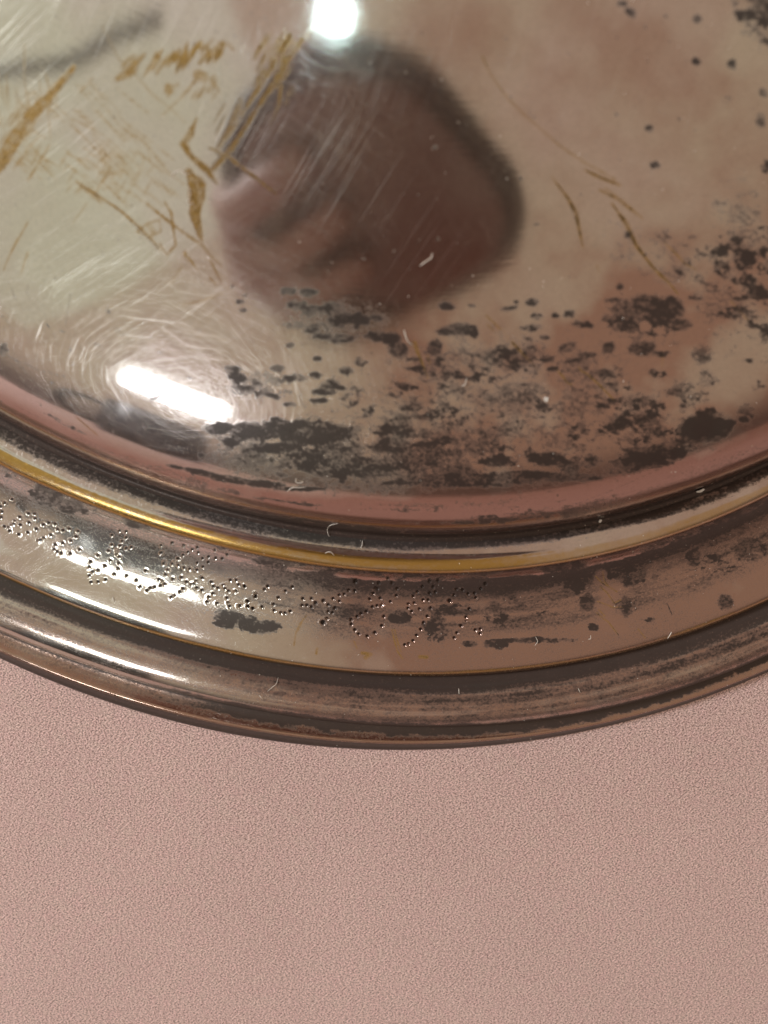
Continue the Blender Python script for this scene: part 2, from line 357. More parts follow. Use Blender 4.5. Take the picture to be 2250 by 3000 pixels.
# punched lettering: every dot traced
DOTS_A = [(22,271),(30,275),(5,297),(12,330),(8,368),(77,250),(28,427),(55,432),(72,418),(62,455),(95,393),(88,412),(132,418),(120,478),(180,467),(128,367),(185,342),(225,345),(228,376),(188,402),(235,443),(280,415),(315,403),(357,411),(372,446),(408,452),(450,443),(505,458),(494,494),(458,520),(405,535),(330,484),(282,503),(245,520),(262,515),(358,545),(350,575),(370,590),(395,600),(455,603),(515,577),(635,614),
 (775,455),(818,460),(817,498),(725,483),(725,545),(778,552),(818,568),(851,561),(752,575),(703,586),(756,592),(756,610),(772,623),(790,522),
 (1043,550),(1050,592),(1040,600),(1062,653),(1060,668),(1085,708),(1072,738),(1115,533),(1190,550),(1278,562),(1245,576),(1285,597),(1218,593),(1186,611),(1162,634),(1150,634),(1125,655),(1115,670),(1155,678),(1192,694),(1230,703),(1277,708),(1280,663),(1315,688),(1350,657),(1312,634),(1352,623),(1397,632),(1440,634),(1472,609),(1490,578),(1480,545),(1427,543),(1393,580),
 (587,655),(578,690),(600,720),(635,710),(578,745),(590,787),(635,785),(685,770),(680,682),(740,735),(765,700),(820,745),(770,665),(715,648),(883,775),(945,715),(908,818),(955,840),(975,825),(1000,820),(1050,780),(1030,770),(1065,800),(1040,810),(1120,768),(1175,757),(1185,830),(1165,850),(1130,875),(1110,885),(1208,787),(1270,783),(1310,760),(1240,803),(1255,800),(1275,826),(1310,840),(1370,788),(1383,815),(1412,826),(1380,862),(1352,885),(1343,915),(1407,925),(1447,808),(1458,830),(1480,845),(1520,850),(1530,845),(1545,803),(1582,813),(1530,775),(1493,774),(1470,890),(1478,922),(1488,945),(1545,940),(1605,912),(1605,945),(1635,957),(1655,880),(1655,860)]
DOTS_B = [(33,452),(50,543),(8,570),(52,574),(83,587),(140,578),(100,500),(98,515),(155,470),(175,452),(283,482),(325,455),(240,522),(210,562),(213,600),(255,613),(278,615),(312,604),(388,527),(440,527),(465,552,8),(385,568),(413,567),(440,577),(465,490,3),(513,540,8),(572,527),(610,505,7),(640,500,7),(668,475),(705,478),(543,565),(543,605),(610,543,7),(583,583,7.5),(568,612,7),(535,648,7.5),(510,672,11),(708,420,10),(850,430,7.5),(830,462),(845,465),(817,494),(795,530),(858,523),(905,402,7),(930,430,7),(962,465),(957,508),(920,545,7),(875,560,7.5),(862,570),(840,570),(812,577),(775,605,7),(742,618,7),(718,635,7),(682,655,7.5),(683,682,7.5),(705,717,7.5),(728,742,7),(780,755,7.5),(826,733,7.5),(868,692,7.5),(880,636,7.5),(1115,452,7),(1158,420,7.5),(1210,415,7.5),(1180,453),(1195,485,7),(1160,492),(1085,485),(1060,513,7),(1150,535),(1120,535),(1065,553,7),(1030,560,7),(1028,585,7),(1050,605,7),(1097,590,7),(1165,583,7),(1145,635),(1122,672),(1105,713),(1080,750,7),(1058,783,7),(1030,802),(1008,808),(1322,468,7),(1360,472,7),(1308,503,7),(1280,540,10),(1392,497,7),(1432,492,7),(1440,520,7),(1470,465),(1497,435,8),(1400,588),(1380,640,7),(1350,692,7.5),(1325,735,7),(1308,765,7),(1437,717),(1468,712,7),(1465,740,7),(1378,663,4)]
DOTS = [(x / 2.212, 1350 + y / 2.212, 5.9) for x, y in DOTS_A] + [(700 + d[0] / 2.0738, 1500 + d[1] / 2.0738, d[2] * .88 if len(d) > 2 else 6.4) for d in DOTS_B]
for x, y, r in DOTS:      # the punch scraped the tarnish away round each dot
    m = int((r * 2.6) / K)
    i, j = int((y - Y0) / K), int((x - X0) / K)
    yy, xx = np.mgrid[-m:m + 1, -m:m + 1] * K
    d = np.hypot(xx, yy) / r
    TARN_SHADE[i - m:i + m + 1, j - m:j + m + 1] *= sstep(.9, 2.3, d)
    TARN_SHADE[i - m:i + m + 1, j - m:j + m + 1] = np.maximum(TARN_SHADE[i - m:i + m + 1, j - m:j + m + 1], 1.0 * (1 - sstep(.45, .95, d)))  # pit floors painted dark as the shade inside a deep punch
def DENT(u, v):
    out = np.zeros(u.shape)
    for x, y, r in DOTS:
        sel = np.nonzero((np.abs(u - x) < 2.2 * r) & (np.abs(v - y) < 2.2 * r))
        d = np.hypot(u[sel] - x, v[sel] - y) / r
        pit = -0.058 * r * 1e-3 * sstep(1.0, .25, d)
        rim = 0.0042 * r * 1e-3 * np.exp(-((d - 1.25) / .26) ** 2)
        out[sel] += pit + rim
    return out

def sample(R, u, v):
    x = np.clip((u - X0) / K, 0, RW - 1.001); y = np.clip((v - Y0) / K, 0, RH - 1.001)
    xi, yi = x.astype(int), y.astype(int)
    fx, fy = x - xi, y - yi
    return ((R[yi, xi] * (1 - fx) + R[yi, xi + 1] * fx) * (1 - fy) +
            (R[yi + 1, xi] * (1 - fx) + R[yi + 1, xi + 1] * fx) * fy)

# ------------------------------------------------------------------ materials
def silver_material():
    m = bpy.data.materials.new('tarnished_silver_plate')
    m.use_nodes = True
    nt = m.node_tree; L = nt.links.new
    P = nt.nodes['Principled BSDF']
    tc = node(nt, 'ShaderNodeTexCoord')
    at = {k: node(nt, 'ShaderNodeAttribute', attribute_name=k) for k in ('tarnish', 'gold', 'veil', 'polish')}
    # fine mottling
    n1 = node(nt, 'ShaderNodeTexNoise', i_Scale=2400.0, i_Detail=4.0, i_Roughness=0.75)
    n2 = node(nt, 'ShaderNodeTexNoise', i_Scale=160.0, i_Detail=5.0, i_Roughness=0.6)
    L(tc.outputs['Object'], n1.inputs['Vector']); L(tc.outputs['Object'], n2.inputs['Vector'])
    def mix(fac, a, b, typ='RGBA'):
        x = node(nt, 'ShaderNodeMix', data_type=typ)
        ins = [i for i in x.inputs if i.enabled]
        for sock, val in ((x.inputs['Factor'] if typ != 'RGBA' else x.inputs[0], fac), (ins[1], a), (ins[2], b)):
            if hasattr(val, 'is_output'): L(val, sock)
            else: sock.default_value = val
        return [o for o in x.outputs if o.enabled][0]
    def math_(op, a, b=None, c=None, clamp=False):
        x = node(nt, 'ShaderNodeMath', operation=op, use_clamp=clamp)
        for i, val in enumerate((a, b, c)):
            if val is None: continue
            if hasattr(val, 'is_output'): L(val, x.inputs[i])
            else: x.inputs[i].default_value = val
        return x.outputs[0]
    tf = math_('MULTIPLY_ADD', math_('SUBTRACT', n1.outputs[0], 0.5), math_('MULTIPLY', math_('MINIMUM', math_('MULTIPLY', at['tarnish'].outputs['Fac'], 4.0), 1.0), 1.5), at['tarnish'].outputs['Fac'])
    tm = node(nt, 'ShaderNodeMapRange', interpolation_type='SMOOTHSTEP')
    L(tf, tm.inputs[0]); tm.inputs[1].default_value = 0.12; tm.inputs[2].default_value = 0.88
    tarn = tm.outputs[0]
    vf = math_('MULTIPLY', at['veil'].outputs['Fac'], math_('MULTIPLY_ADD', n2.outputs[0], 0.8, 0.6), clamp=True)
    gf = math_('MULTIPLY', at['gold'].outputs['Fac'], math_('MULTIPLY_ADD', n1.outputs[0], 1.1, 0.45), clamp=True)
    n3 = node(nt, 'ShaderNodeTexNoise', i_Scale=34.0, i_Detail=3.0, i_Roughness=0.5)
    L(tc.outputs['Object'], n3.inputs['Vector'])
    lil = node(nt, 'ShaderNodeMapRange', interpolation_type='SMOOTHSTEP'); L(n3.outputs[0], lil.inputs[0]); lil.inputs[1].default_value = .42; lil.inputs[2].default_value = .62
    c = mix(lil.outputs[0], (0.74, 0.715, 0.63, 1), (0.75, 0.67, 0.645, 1))
    c = mix(vf, c, (0.46, 0.300, 0.250, 1))
    mot = math_('MULTIPLY_ADD', n1.outputs[0], 0.36, 0.82)
    cm = node(nt, 'ShaderNodeVectorMath', operation='SCALE'); L(c, cm.inputs[0]); L(mot, cm.inputs['Scale'])
    c = cm.outputs[0]
    c = mix(gf, c, (0.52, 0.325, 0.10, 1))
    c = mix(math_('MULTIPLY', tarn, 0.93), c, mix(tarn, (0.115, 0.066, 0.048, 1), mix(n2.outputs[0], (0.015, 0.0108, 0.010, 1), (0.046, 0.033, 0.030, 1))))
    L(c, P.inputs['Base Color'])
    met = math_('SUBTRACT', 1.0, math_('MULTIPLY', tarn, 0.8))
    L(met, P.inputs['Metallic'])
    P.inputs['Specular IOR Level'].default_value = 0.3
    r = math_('MULTIPLY_ADD', vf, 0.05, 0.07)
    r = math_('MULTIPLY_ADD', gf, 0.16, r)
    r = math_('MULTIPLY_ADD', tarn, 0.24, r)
    L(r, P.inputs['Roughness'])
    # fine turning lines round the dish
    off = node(nt, 'ShaderNodeVectorMath', operation='SUBTRACT'); off.inputs[1].default_value = (DISH.x, DISH.y, 0)
    L(tc.outputs['Object'], off.inputs[0])
    sp = node(nt, 'ShaderNodeSeparateXYZ'); L(off.outputs[0], sp.inputs[0])
    flat = node(nt, 'ShaderNodeCombineXYZ'); L(sp.outputs[0], flat.inputs[0]); L(sp.outputs[1], flat.inputs[1])
    ln = node(nt, 'ShaderNodeVectorMath', operation='LENGTH'); L(flat.outputs[0], ln.inputs[0])
    ang = math_('ARCTAN2', sp.outputs[0], sp.outputs[1])
    cmb = node(nt, 'ShaderNodeCombineXYZ')
    L(math_('MULTIPLY', ang, 9.0), cmb.inputs[0]); L(math_('MULTIPLY', ln.outputs['Value'], 2600.0), cmb.inputs[1])
    tl = node(nt, 'ShaderNodeTexNoise', i_Scale=1.0, i_Detail=3.0, i_Roughness=0.65)
    L(cmb.outputs[0], tl.inputs['Vector'])
    h = math_('MULTIPLY', tl.outputs[0], 0.5)
    wv = node(nt, 'ShaderNodeTexNoise', i_Scale=120.0, i_Detail=1.0)
    L(tc.outputs['Object'], wv.inputs['Vector'])
    h = math_('MULTIPLY_ADD', wv.outputs[0], 3.2, h)
    h = math_('MULTIPLY_ADD', tarn, 0.5, h)
    h = math_('MULTIPLY_ADD', gf, -0.6, h)
    b = node(nt, 'ShaderNodeBump', i_Strength=1.0, i_Distance=0.000010)
    L(h, b.inputs['Height'])
    L(b.outputs[0], P.inputs['Normal'])
    # hairline polishing scratches: each family of lines scatters light across its own direction
    sh = P.outputs[0]
    keep = math_('MULTIPLY', math_('SUBTRACT', 1.0, math_('MULTIPLY', tarn, 0.75)), at['polish'].outputs['Fac'])
    hz = node(nt, 'ShaderNodeBsdfAnisotropic', distribution='GGX'); hz.inputs['Roughness'].default_value = 0.36; L(c, hz.inputs['Color'])
    m0 = node(nt, 'ShaderNodeMixShader'); L(math_('MULTIPLY_ADD', at['polish'].outputs['Fac'], 0.10, 0.05), m0.inputs[0]); L(sh, m0.inputs[1]); L(hz.outputs[0], m0.inputs[2])
    sh = m0.outputs[0]
    for k, a in enumerate(range(0, 180, 15)):
        a = math.radians(a + 7 + 5 * math.sin(k * 2.3))
        mp = node(nt, 'ShaderNodeMapping'); mp.inputs['Rotation'].default_value = (0, 0, -a)
        wob = node(nt, 'ShaderNodeMapping'); wob.inputs['Scale'].default_value = (62 + 20 * (k % 3), 9800 - 900 * (k % 4), 30)
        wob.inputs['Location'].default_value = (k * 3.7, k * 11.3, k)
        L(tc.outputs['Object'], mp.inputs['Vector']); L(mp.outputs[0], wob.inputs['Vector'])
        nn = node(nt, 'ShaderNodeTexNoise', i_Scale=1.0, i_Detail=2.0, i_Roughness=0.55, i_Distortion=0.2)
        L(wob.outputs[0], nn.inputs['Vector'])
        mr = node(nt, 'ShaderNodeMapRange', interpolation_type='SMOOTHSTEP')
        L(nn.outputs[0], mr.inputs[0]); mr.inputs[1].default_value = 0.56; mr.inputs[2].default_value = 0.74; mr.inputs[4].default_value = 0.52
        gl = node(nt, 'ShaderNodeBsdfAnisotropic', distribution='GGX')
        gl.inputs['Roughness'].default_value = 0.165; gl.inputs['Anisotropy'].default_value = 0.86
        tv = node(nt, 'ShaderNodeCombineXYZ'); tv.inputs[0].default_value = math.cos(a); tv.inputs[1].default_value = math.sin(a)
        L(tv.outputs[0], gl.inputs['Tangent']); L(c, gl.inputs['Color'])
        ms = node(nt, 'ShaderNodeMixShader')
        L(math_('MULTIPLY', mr.outputs[0], keep), ms.inputs[0]); L(sh, ms.inputs[1]); L(gl.outputs[0], ms.inputs[2])
        sh = ms.outputs[0]
    L(sh, nt.nodes['Material Output'].inputs['Surface'])
    return m

def plain(name, col, rough=0.5, metallic=0.0, var=0.15, scale=60):
    m = bpy.data.materials.new(name); m.use_nodes = True
    nt = m.node_tree; P = nt.nodes['Principled BSDF']
    n = node(nt, 'ShaderNodeTexNoise', i_Scale=scale, i_Detail=4.0)
    x = node(nt, 'ShaderNodeMix', data_type='RGBA')
    x.inputs[6].default_value = (*[c * (1 - var) for c in col], 1)
    x.inputs[7].default_value = (*[min(1, c * (1 + var)) for c in col], 1)
    nt.links.new(n.outputs[0], x.inputs[0]); nt.links.new(x.outputs[2], P.inputs['Base Color'])
    P.inputs['Roughness'].default_value = rough; P.inputs['Metallic'].default_value = metallic
    return m

def cloth_material():
    m = bpy.data.materials.new('pink_suede_cloth'); m.use_nodes = True
    nt = m.node_tree; L = nt.links.new; P = nt.nodes['Principled BSDF']
    tc = node(nt, 'ShaderNodeTexCoord')
    mp = node(nt, 'ShaderNodeMapping'); mp.inputs['Rotation'].default_value = (0, 0, math.radians(-55))
    mp.inputs['Scale'].default_value = (1.0, 1.5, 1)
    L(tc.outputs['Object'], mp.inputs['Vector'])
    g = node(nt, 'ShaderNodeTexNoise', i_Scale=2900.0, i_Detail=2.5, i_Roughness=0.6)
    L(mp.outputs[0], g.inputs['Vector'])
    g2 = node(nt, 'ShaderNodeTexNoise', i_Scale=380.0, i_Detail=3.0, i_Roughness=0.6)
    L(tc.outputs['Object'], g2.inputs['Vector'])
    g3 = node(nt, 'ShaderNodeTexNoise', i_Scale=28.0, i_Detail=3.0)
    L(tc.outputs['Object'], g3.inputs['Vector'])
    r = node(nt, 'ShaderNodeValToRGB')
    r.color_ramp.elements[0].position = 0.3; r.color_ramp.elements[0].color = (0.70, 0.462, 0.440, 1)
    r.color_ramp.elements[1].position = 0.7; r.color_ramp.elements[1].color = (0.70, 0.495, 0.452, 1)
    L(g2.outputs[0], r.inputs[0])
    r2 = node(nt, 'ShaderNodeValToRGB')
    r2.color_ramp.elements[0].position = 0.33; r2.color_ramp.elements[0].color = (0.22, 0.20, 0.19, 1)
    r2.color_ramp.elements[1].position = 0.62; r2.color_ramp.elements[1].color = (1.48, 1.48, 1.46, 1)
    L(g.outputs[0], r2.inputs[0])
    mx = node(nt, 'ShaderNodeMix', data_type='RGBA', blend_type='MULTIPLY'); mx.inputs[0].default_value = 1
    L(r.outputs[0], mx.inputs[6]); L(r2.outputs[0], mx.inputs[7])
    lo = node(nt, 'ShaderNodeMath', operation='MULTIPLY_ADD'); L(g3.outputs[0], lo.inputs[0]); lo.inputs[1].default_value = 0.14; lo.inputs[2].default_value = 0.93
    sc = node(nt, 'ShaderNodeVectorMath', operation='SCALE'); L(mx.outputs[2], sc.inputs[0]); L(lo.outputs[0], sc.inputs['Scale'])
    L(sc.outputs[0], P.inputs['Base Color'])
    P.inputs['Roughness'].default_value = 0.85
    P.inputs['Sheen Weight'].default_value = 0.15
    P.inputs['Specular IOR Level'].default_value = 0.2
    b = node(nt, 'ShaderNodeBump', i_Strength=1.0, i_Distance=0.00035)
    L(g.outputs[0], b.inputs['Height']); L(b.outputs[0], P.inputs['Normal'])
    return m

M_silver = silver_material()
M_cloth = cloth_material()

# ------------------------------------------------------------------ cloth under the dish
def cloth():
    n = 120
    xs = np.linspace(-0.75, 0.75, n); ys = np.linspace(-0.75, 0.75, n)
    X, Y = np.meshgrid(xs, ys)
    r = np.hypot(X - DISH.x, Y - DISH.y)
    Z = 0.0006 * np.sin(9 * X + 4 * Y + .5) * sstep(.20, .34, r) - 0.0006 * sstep(.20, .3, r)
    me = grid_mesh('pink_cloth', np.stack([X, -Y, Z], -1), closed_u=False)
    o = link_mesh('pink_cloth', me, M_cloth)
    tag(o, 'dusty pink suede-like cloth the silver dish stands on', kind='structure')
cloth()

# ------------------------------------------------------------------ the dish cover
RING_FIT = [  # nominal radius (mm), cubic of the out-of-round rim (mm) over angle
    (166.55, (-1.784, -5.047, -2.279, 0.0)),
    (161.23, (-20.3, -3.307, 3.276, 0.0)),
    (149.99, (-13.0, -2.6, 2.0, 0.0)),
    (127.24, (-15.161, -2.118, 2.686, 0.0)),
    (121.0, (-4.0, -0.5, 2.0, 0.0)),
    (115.0, (-5.0, 0.6, 2.0, 0.0)),
    (96.0, (0, 0.3, 0.6, 0)),
    (70.0, (0, 0, 0, 0)), (0, (0, 0, 0, 0))]
FR = np.array([r for r, _ in RING_FIT])[::-1]
def out_of_round(th, r):
    t = np.clip(th, -0.5, 0.5)
    fade = 1 - sstep(0.6, 1.5, np.abs(th))
    vals = np.stack([np.polyval(c, t) * fade for _, c in RING_FIT][::-1], 0)  # (nr, nth)
    out = np.empty((len(r), len(th)))
    for i, rr in enumerate(r):
        j = np.clip(np.searchsorted(FR, rr) - 1, 0, len(FR) - 2)
        f = np.clip((rr - FR[j]) / (FR[j + 1] - FR[j]), 0, 1)
        out[i] = vals[j] * (1 - f) + vals[j + 1] * f
    return out

def spline(pts, n):
    """natural cubic through (r,z) points by chord length, n samples evenly spaced in arc"""
    p = np.array(pts, float)
    t = np.concatenate([[0], np.cumsum(np.hypot(*np.diff(p, axis=0).T) ** 0.75)])
    m = len(t); h = np.diff(t)
    A = np.zeros((m, m)); B = np.zeros((m, 2)); A[0, 0] = A[-1, -1] = 1
    for i in range(1, m - 1):
        A[i, i - 1], A[i, i], A[i, i + 1] = h[i - 1], 2 * (h[i - 1] + h[i]), h[i]
        B[i] = 6 * ((p[i + 1] - p[i]) / h[i] - (p[i] - p[i - 1]) / h[i - 1])
    Mx = np.linalg.solve(A, B)
    def ev(x):
        i = np.clip(np.searchsorted(t, x) - 1, 0, m - 2)
        a = (t[i + 1] - x)[:, None]; b = (x - t[i])[:, None]; hh = h[i][:, None]
        return (Mx[i] * a ** 3 + Mx[i + 1] * b ** 3) / (6 * hh) + (p[i] / hh - Mx[i] * hh / 6) * a + (p[i + 1] / hh - Mx[i + 1] * hh / 6) * b
    x = np.linspace(0, t[-1], 4000); q = ev(x)
    s = np.concatenate([[0], np.cumsum(np.hypot(*np.diff(q, axis=0).T))])
    return ev(np.interp(np.linspace(0, s[-1], n), s, x))

def angles(n):
    return np.concatenate([np.linspace(-math.pi, -0.86, 150)[:-1], np.linspace(-0.86, 0.80, n), np.linspace(0.80, math.pi, 150)[1:-1]])

def dish_points(prof, TH):
    r = prof[:, 0]
    R = (r[:, None] + out_of_round(TH, r)) * 1e-3
    P = np.empty((len(r), len(TH), 3))
    P[..., 0] = DISH.x + R * np.sin(TH)
    P[..., 1] = DISH.y - R * np.cos(TH)
    P[..., 2] = prof[:, 1][:, None] * 1e-3
    return P

SURF = []
def dish_part(name, prof, parent, dent=None, wear=None, n=1300):
    TH = angles(n)
    P = dish_points(prof, TH)
    u, v = project(P)
    if dent is not None:
        P[..., 2] += dent(u, v)
    sel = (u > -200) & (u < 2450) & (v > -200) & (v < 2350)
    SURF.append((u[sel], v[sel], P[sel]))
    me = grid_mesh(name, P)
    front = (np.abs(TH) < 1.3)[None, :] * np.ones((len(prof), 1))
    val = {k: sample(R, u, v) * front for k, R in MAPS.items()}
    if wear: wear(val, prof[:, :1] + 0 * u, TH[None, :] + 0 * u, u, v)
    for k in val:
        add_attr(me, k, val[k])
    return link_mesh(name, me, M_silver, parent)

parts = []
dish = empty('silver_dish', DISH)
tag(dish, 'old tarnished silver-plated domed dish with moulded rim and punched lettering', 'dish')
def slope_profile(knots, z_end, n):
    """(r, slope in degrees) knots, slope eased between them, integrated so that the outer end lies at z_end"""
    k = np.array(knots, float)
    r = np.linspace(k[0, 0], k[-1, 0], n)
    m = np.gradient(k[:, 1], k[:, 0])
    i = np.clip(np.searchsorted(k[:, 0], r) - 1, 0, len(k) - 2)
    h = k[i + 1, 0] - k[i, 0]; t = (r - k[i, 0]) / h
    sl = (2*t**3 - 3*t**2 + 1) * k[i, 1] + (t**3 - 2*t**2 + t) * h * m[i] + (3*t**2 - 2*t**3) * k[i + 1, 1] + (t**3 - t**2) * h * m[i + 1]
    tn = np.tan(np.radians(sl))
    drop = np.concatenate([[0], np.cumsum((tn[1:] + tn[:-1]) / 2 * np.diff(r))])
    return np.stack([r, z_end + drop[-1] - drop], 1)

def dome_profile(n, z_foot):
    """the dome as a slope that grows from the crown to a steep foot, integrated from the foot up"""
    r = np.concatenate([np.linspace(0.05, 56, 12)[:-1], np.linspace(56, 121.3, n)])
    sl = np.arcsin(r / 245.0) + math.radians(43) * np.clip((r - 79.3) / 42, 0, None) ** 5.5
    t = np.tan(np.minimum(sl, math.radians(74)))
    drop = np.concatenate([[0], np.cumsum((t[1:] + t[:-1]) / 2 * np.diff(r))])
    z = 18.9 + drop[-1] - drop
    foot = spline([(121.3, 18.9), (121.7, 17.6), (122.15, 16.9), (122.7, 16.65), (123.3, 16.8)], 30)
    q = np.concatenate([np.stack([r, z], 1), foot[1:]])
    q[:, 1] += z_foot - q[-1, 1]
    return q
bead_slope = [(123.0, -34), (123.6, -30), (124.2, -21), (124.8, -10), (125.4, -1), (126.0, 12), (126.8, 24), (127.5, 37), (128.0, 56), (128.45, 70)]
band_slope = [(128.2, 66), (129.2, 54), (131.5, 39), (135, 29.5), (139, 23.5), (142, 16.5), (144, 13.5), (145.8, 16), (147.3, 22), (148.3, 29), (149.1, 44), (149.7, 60), (150.2, 75)]
mould_slope = [(150.0, -30), (150.7, -26), (152.3, -10), (154, 4), (156, 15), (157.5, 23), (159, 34), (160.3, 52), (161.0, 64), (161.4, 68)]
flange_prof = [(161.2, 2.8), (162.2, 2.5), (162.9, 2.45), (163.5, 2.6), (164.05, 2.75), (164.5, 2.6), (165.2, 1.95), (166.0, 1.1), (166.8, .4), (166.9, .15), (165.9, .1), (163, .8), (158, 2.0)]  # lip flares out so its darkened side reads as the contact shadow
def bump01(r, a, b, c, d): return sstep(a, b, r) * (1 - sstep(c, d, r))
def ring_noise(th, r, s_th, s_r, seed, octs=3, gain=.6):
    """noise drawn out along the rings: s_th, s_r feature size in mm"""
    x = th * 140.0 + 450; out = 0; tot = 0; amp = 1
    for o in range(octs):
        g = np.random.default_rng(seed + o).random((400, 1000)).astype(np.float32)
        a, b = x / s_th * 2 ** o, r / s_r * 2 ** o
        i, j = a.astype(int), b.astype(int); fa, fb = a - i, b - j
        fa = fa * fa * (3 - 2 * fa); fb = fb * fb * (3 - 2 * fb)
        i0, i1, j0, j1 = i % 1000, (i + 1) % 1000, j % 400, (j + 1) % 400
        out = out + amp * ((g[j0, i0] * (1 - fa) + g[j0, i1] * fa) * (1 - fb) + (g[j1, i0] * (1 - fa) + g[j1, i1] * fa) * fb)
        tot += amp; amp *= gain
    return out / tot
def wear_shade_dome(val, r, th, u, v):
    val['gold'] *= (r < 117)
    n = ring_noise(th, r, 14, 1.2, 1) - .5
    valley_dark = bump01(r + n * 1.2, 121.0, 121.7, 123.5, 124) * .9  # valley darkened in the colour in place of dark reflections
    val['tarnish'] = np.maximum(val['tarnish'], valley_dark)
    wall = sstep(113.5, 116.5, r)
    val['veil'] = val['veil'] + wall * .8
    q = ring_noise(th, r, 24, 1.6, 61) + (sample(N_flake, u, v) - .5) * .7
    val['tarnish'] = np.maximum(val['tarnish'], sstep(.52, .72, q) * wall * (.25 + .6 * sstep(300, 900, u) * (1 - sstep(1500, 2000, u))))
def wear_shade_bead(val, r, th, u, v):
    n = ring_noise(th, r, 20, .9, 4) - .5; f = sample(N_fine, u, v) - .5
    val['tarnish'] = np.clip((1 - sstep(123.4, 125.0, r + n * 2.4)) * .92 + (n + f) * .5 * (r < 125.4), 0, 1)  # inner slope painted dark where it would mirror the dome's dark shoulder
    val['gold'] = bump01(r + n * .9 + f * .3, 125.55, 125.95, 127.9, 128.4) * (.95 + 1.3 * n + f * .5) * (1 - .5 * sstep(900, 2100, u))
    val['veil'] = val['veil'] * .5 + sstep(127.6, 128.1, r) * .7
def wear_shade_band(val, r, th, u, v):
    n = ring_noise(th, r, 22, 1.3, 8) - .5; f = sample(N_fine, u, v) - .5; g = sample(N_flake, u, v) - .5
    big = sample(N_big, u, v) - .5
    strip = bump01(r + n * 2.5 + g * 3, 129.2, 130.2, 131.6, 136) * (.38 + .54 * sstep(500, 1100, u))  # dark reflections below the bead, painted in as a strip
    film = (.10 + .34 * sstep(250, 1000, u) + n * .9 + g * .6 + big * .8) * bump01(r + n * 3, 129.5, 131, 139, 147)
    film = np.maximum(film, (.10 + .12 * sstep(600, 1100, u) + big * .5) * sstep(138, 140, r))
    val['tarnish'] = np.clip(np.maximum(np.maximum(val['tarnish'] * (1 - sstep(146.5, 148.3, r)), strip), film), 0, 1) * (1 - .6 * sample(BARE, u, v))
    edge = bump01(r + n * .7 + f * .3, 148.2, 148.7, 149.5, 149.75) * .95
    val['gold'] = np.maximum(val['gold'], edge * np.clip(.75 + 1.6 * n, .2, 1))
    val['polish'] = val['polish'] * .55
    val['veil'] = val['veil'] * .9 + sstep(500, 1300, u) * .5
def wear_mould(val, r, th, u, v):
    n = ring_noise(th, r, 26, 1.1, 12) - .5; f = sample(N_fine, u, v) - .5; g = sample(N_flake, u, v) - .5
    right = sstep(350, 1000, u)
    t = np.maximum((1 - sstep(151.8, 154.2, r + n * 2.5)) * 1.0, sstep(158.6, 160.2, r + n * 2 + g * 2) * (.45 + .5 * sstep(250, 700, u)))
    val['tarnish'] = np.clip(np.maximum(t, .24 + .30 * right + n * .8 + g * .6 + f * .3), 0, .97)
    val['veil'] = .45 + .6 * right + n
def wear_shade_flange(val, r, th, u, v):
    n = ring_noise(th, r, 18, 1.5, 17) - .5; g = sample(N_flake, u, v) - .5; f = sample(N_fine, u, v) - .5
    t = (.22 + .58 * sstep(300, 800, u)) * (1 - sstep(162.7, 163.7, r + n * 2 + g * 3)) + .24 + g * .55 + f * .2 + n * .25 - .12 * sstep(163.2, 163.9, r)
    side = sstep(164.5, 164.9, r) * (.92 + .08 * sstep(600, 1500, u))  # outer lip side painted near black as the rim's contact shadow
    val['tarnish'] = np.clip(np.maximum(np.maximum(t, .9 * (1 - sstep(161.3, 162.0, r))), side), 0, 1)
    val['veil'] = 1.0 + 0 * u
    val['gold'] = .18 * (f + .5) + 0 * u
mould = slope_profile(mould_slope, 2.4, 90)
band = slope_profile(band_slope, np.interp(150.2, mould[:, 0], mould[:, 1]) - .1, 190)
bead = slope_profile(bead_slope, np.interp(128.45, band[:, 0], band[:, 1]) - .1, 70)
dome = dome_profile(330, np.interp(123.3, bead[:, 0], bead[:, 1]) - .12)
parts.append(dish_part('dome', dome, None, wear=wear_shade_dome))
parts.append(dish_part('inner_bead', bead, None, wear=wear_shade_bead))
parts.append(dish_part('lettered_band', band, None, dent=DENT, wear=wear_shade_band, n=1900))
parts.append(dish_part('rim_moulding', mould, None, wear=wear_mould))
parts.append(dish_part('flange', spline(flange_prof, 80), None, wear=wear_shade_flange))
for p in parts:
    p.parent = dish
    p.matrix_parent_inverse = Matrix.Translation(-DISH)

# ------------------------------------------------------------------ the phone that takes the picture, seen only as a dark reflection in the dome
def rounded_slab(w, h, t, rad, bev, cx, cy):
    bm = bmesh.new()
    vs = []
    for qx, qy, a0 in ((1, 1, 0), (-1, 1, 90), (-1, -1, 180), (1, -1, 270)):
        for k in range(9):
            a = math.radians(a0 + k * 90 / 8)
            vs.append(bm.verts.new((cx + qx * (w / 2 - rad) + rad * math.cos(a), cy + qy * (h / 2 - rad) + rad * math.sin(a), 0)))
    f = bm.faces.new(vs)
    ex = bmesh.ops.extrude_face_region(bm, geom=[f])
    bmesh.ops.translate(bm, verts=[v for v in ex['geom'] if isinstance(v, bmesh.types.BMVert)], vec=(0, 0, t))
    es = [e for e in bm.edges if abs(e.verts[0].co.z - e.verts[1].co.z) < 1e-9]
    bmesh.ops.bevel(bm, geom=es, offset=bev, segments=3, affect='EDGES', profile=.5)
    bmesh.ops.recalc_face_normals(bm, faces=bm.faces)
    me = bpy.data.meshes.new('slab'); bm.to_mesh(me); bm.free(); me.shade_smooth()
    return me

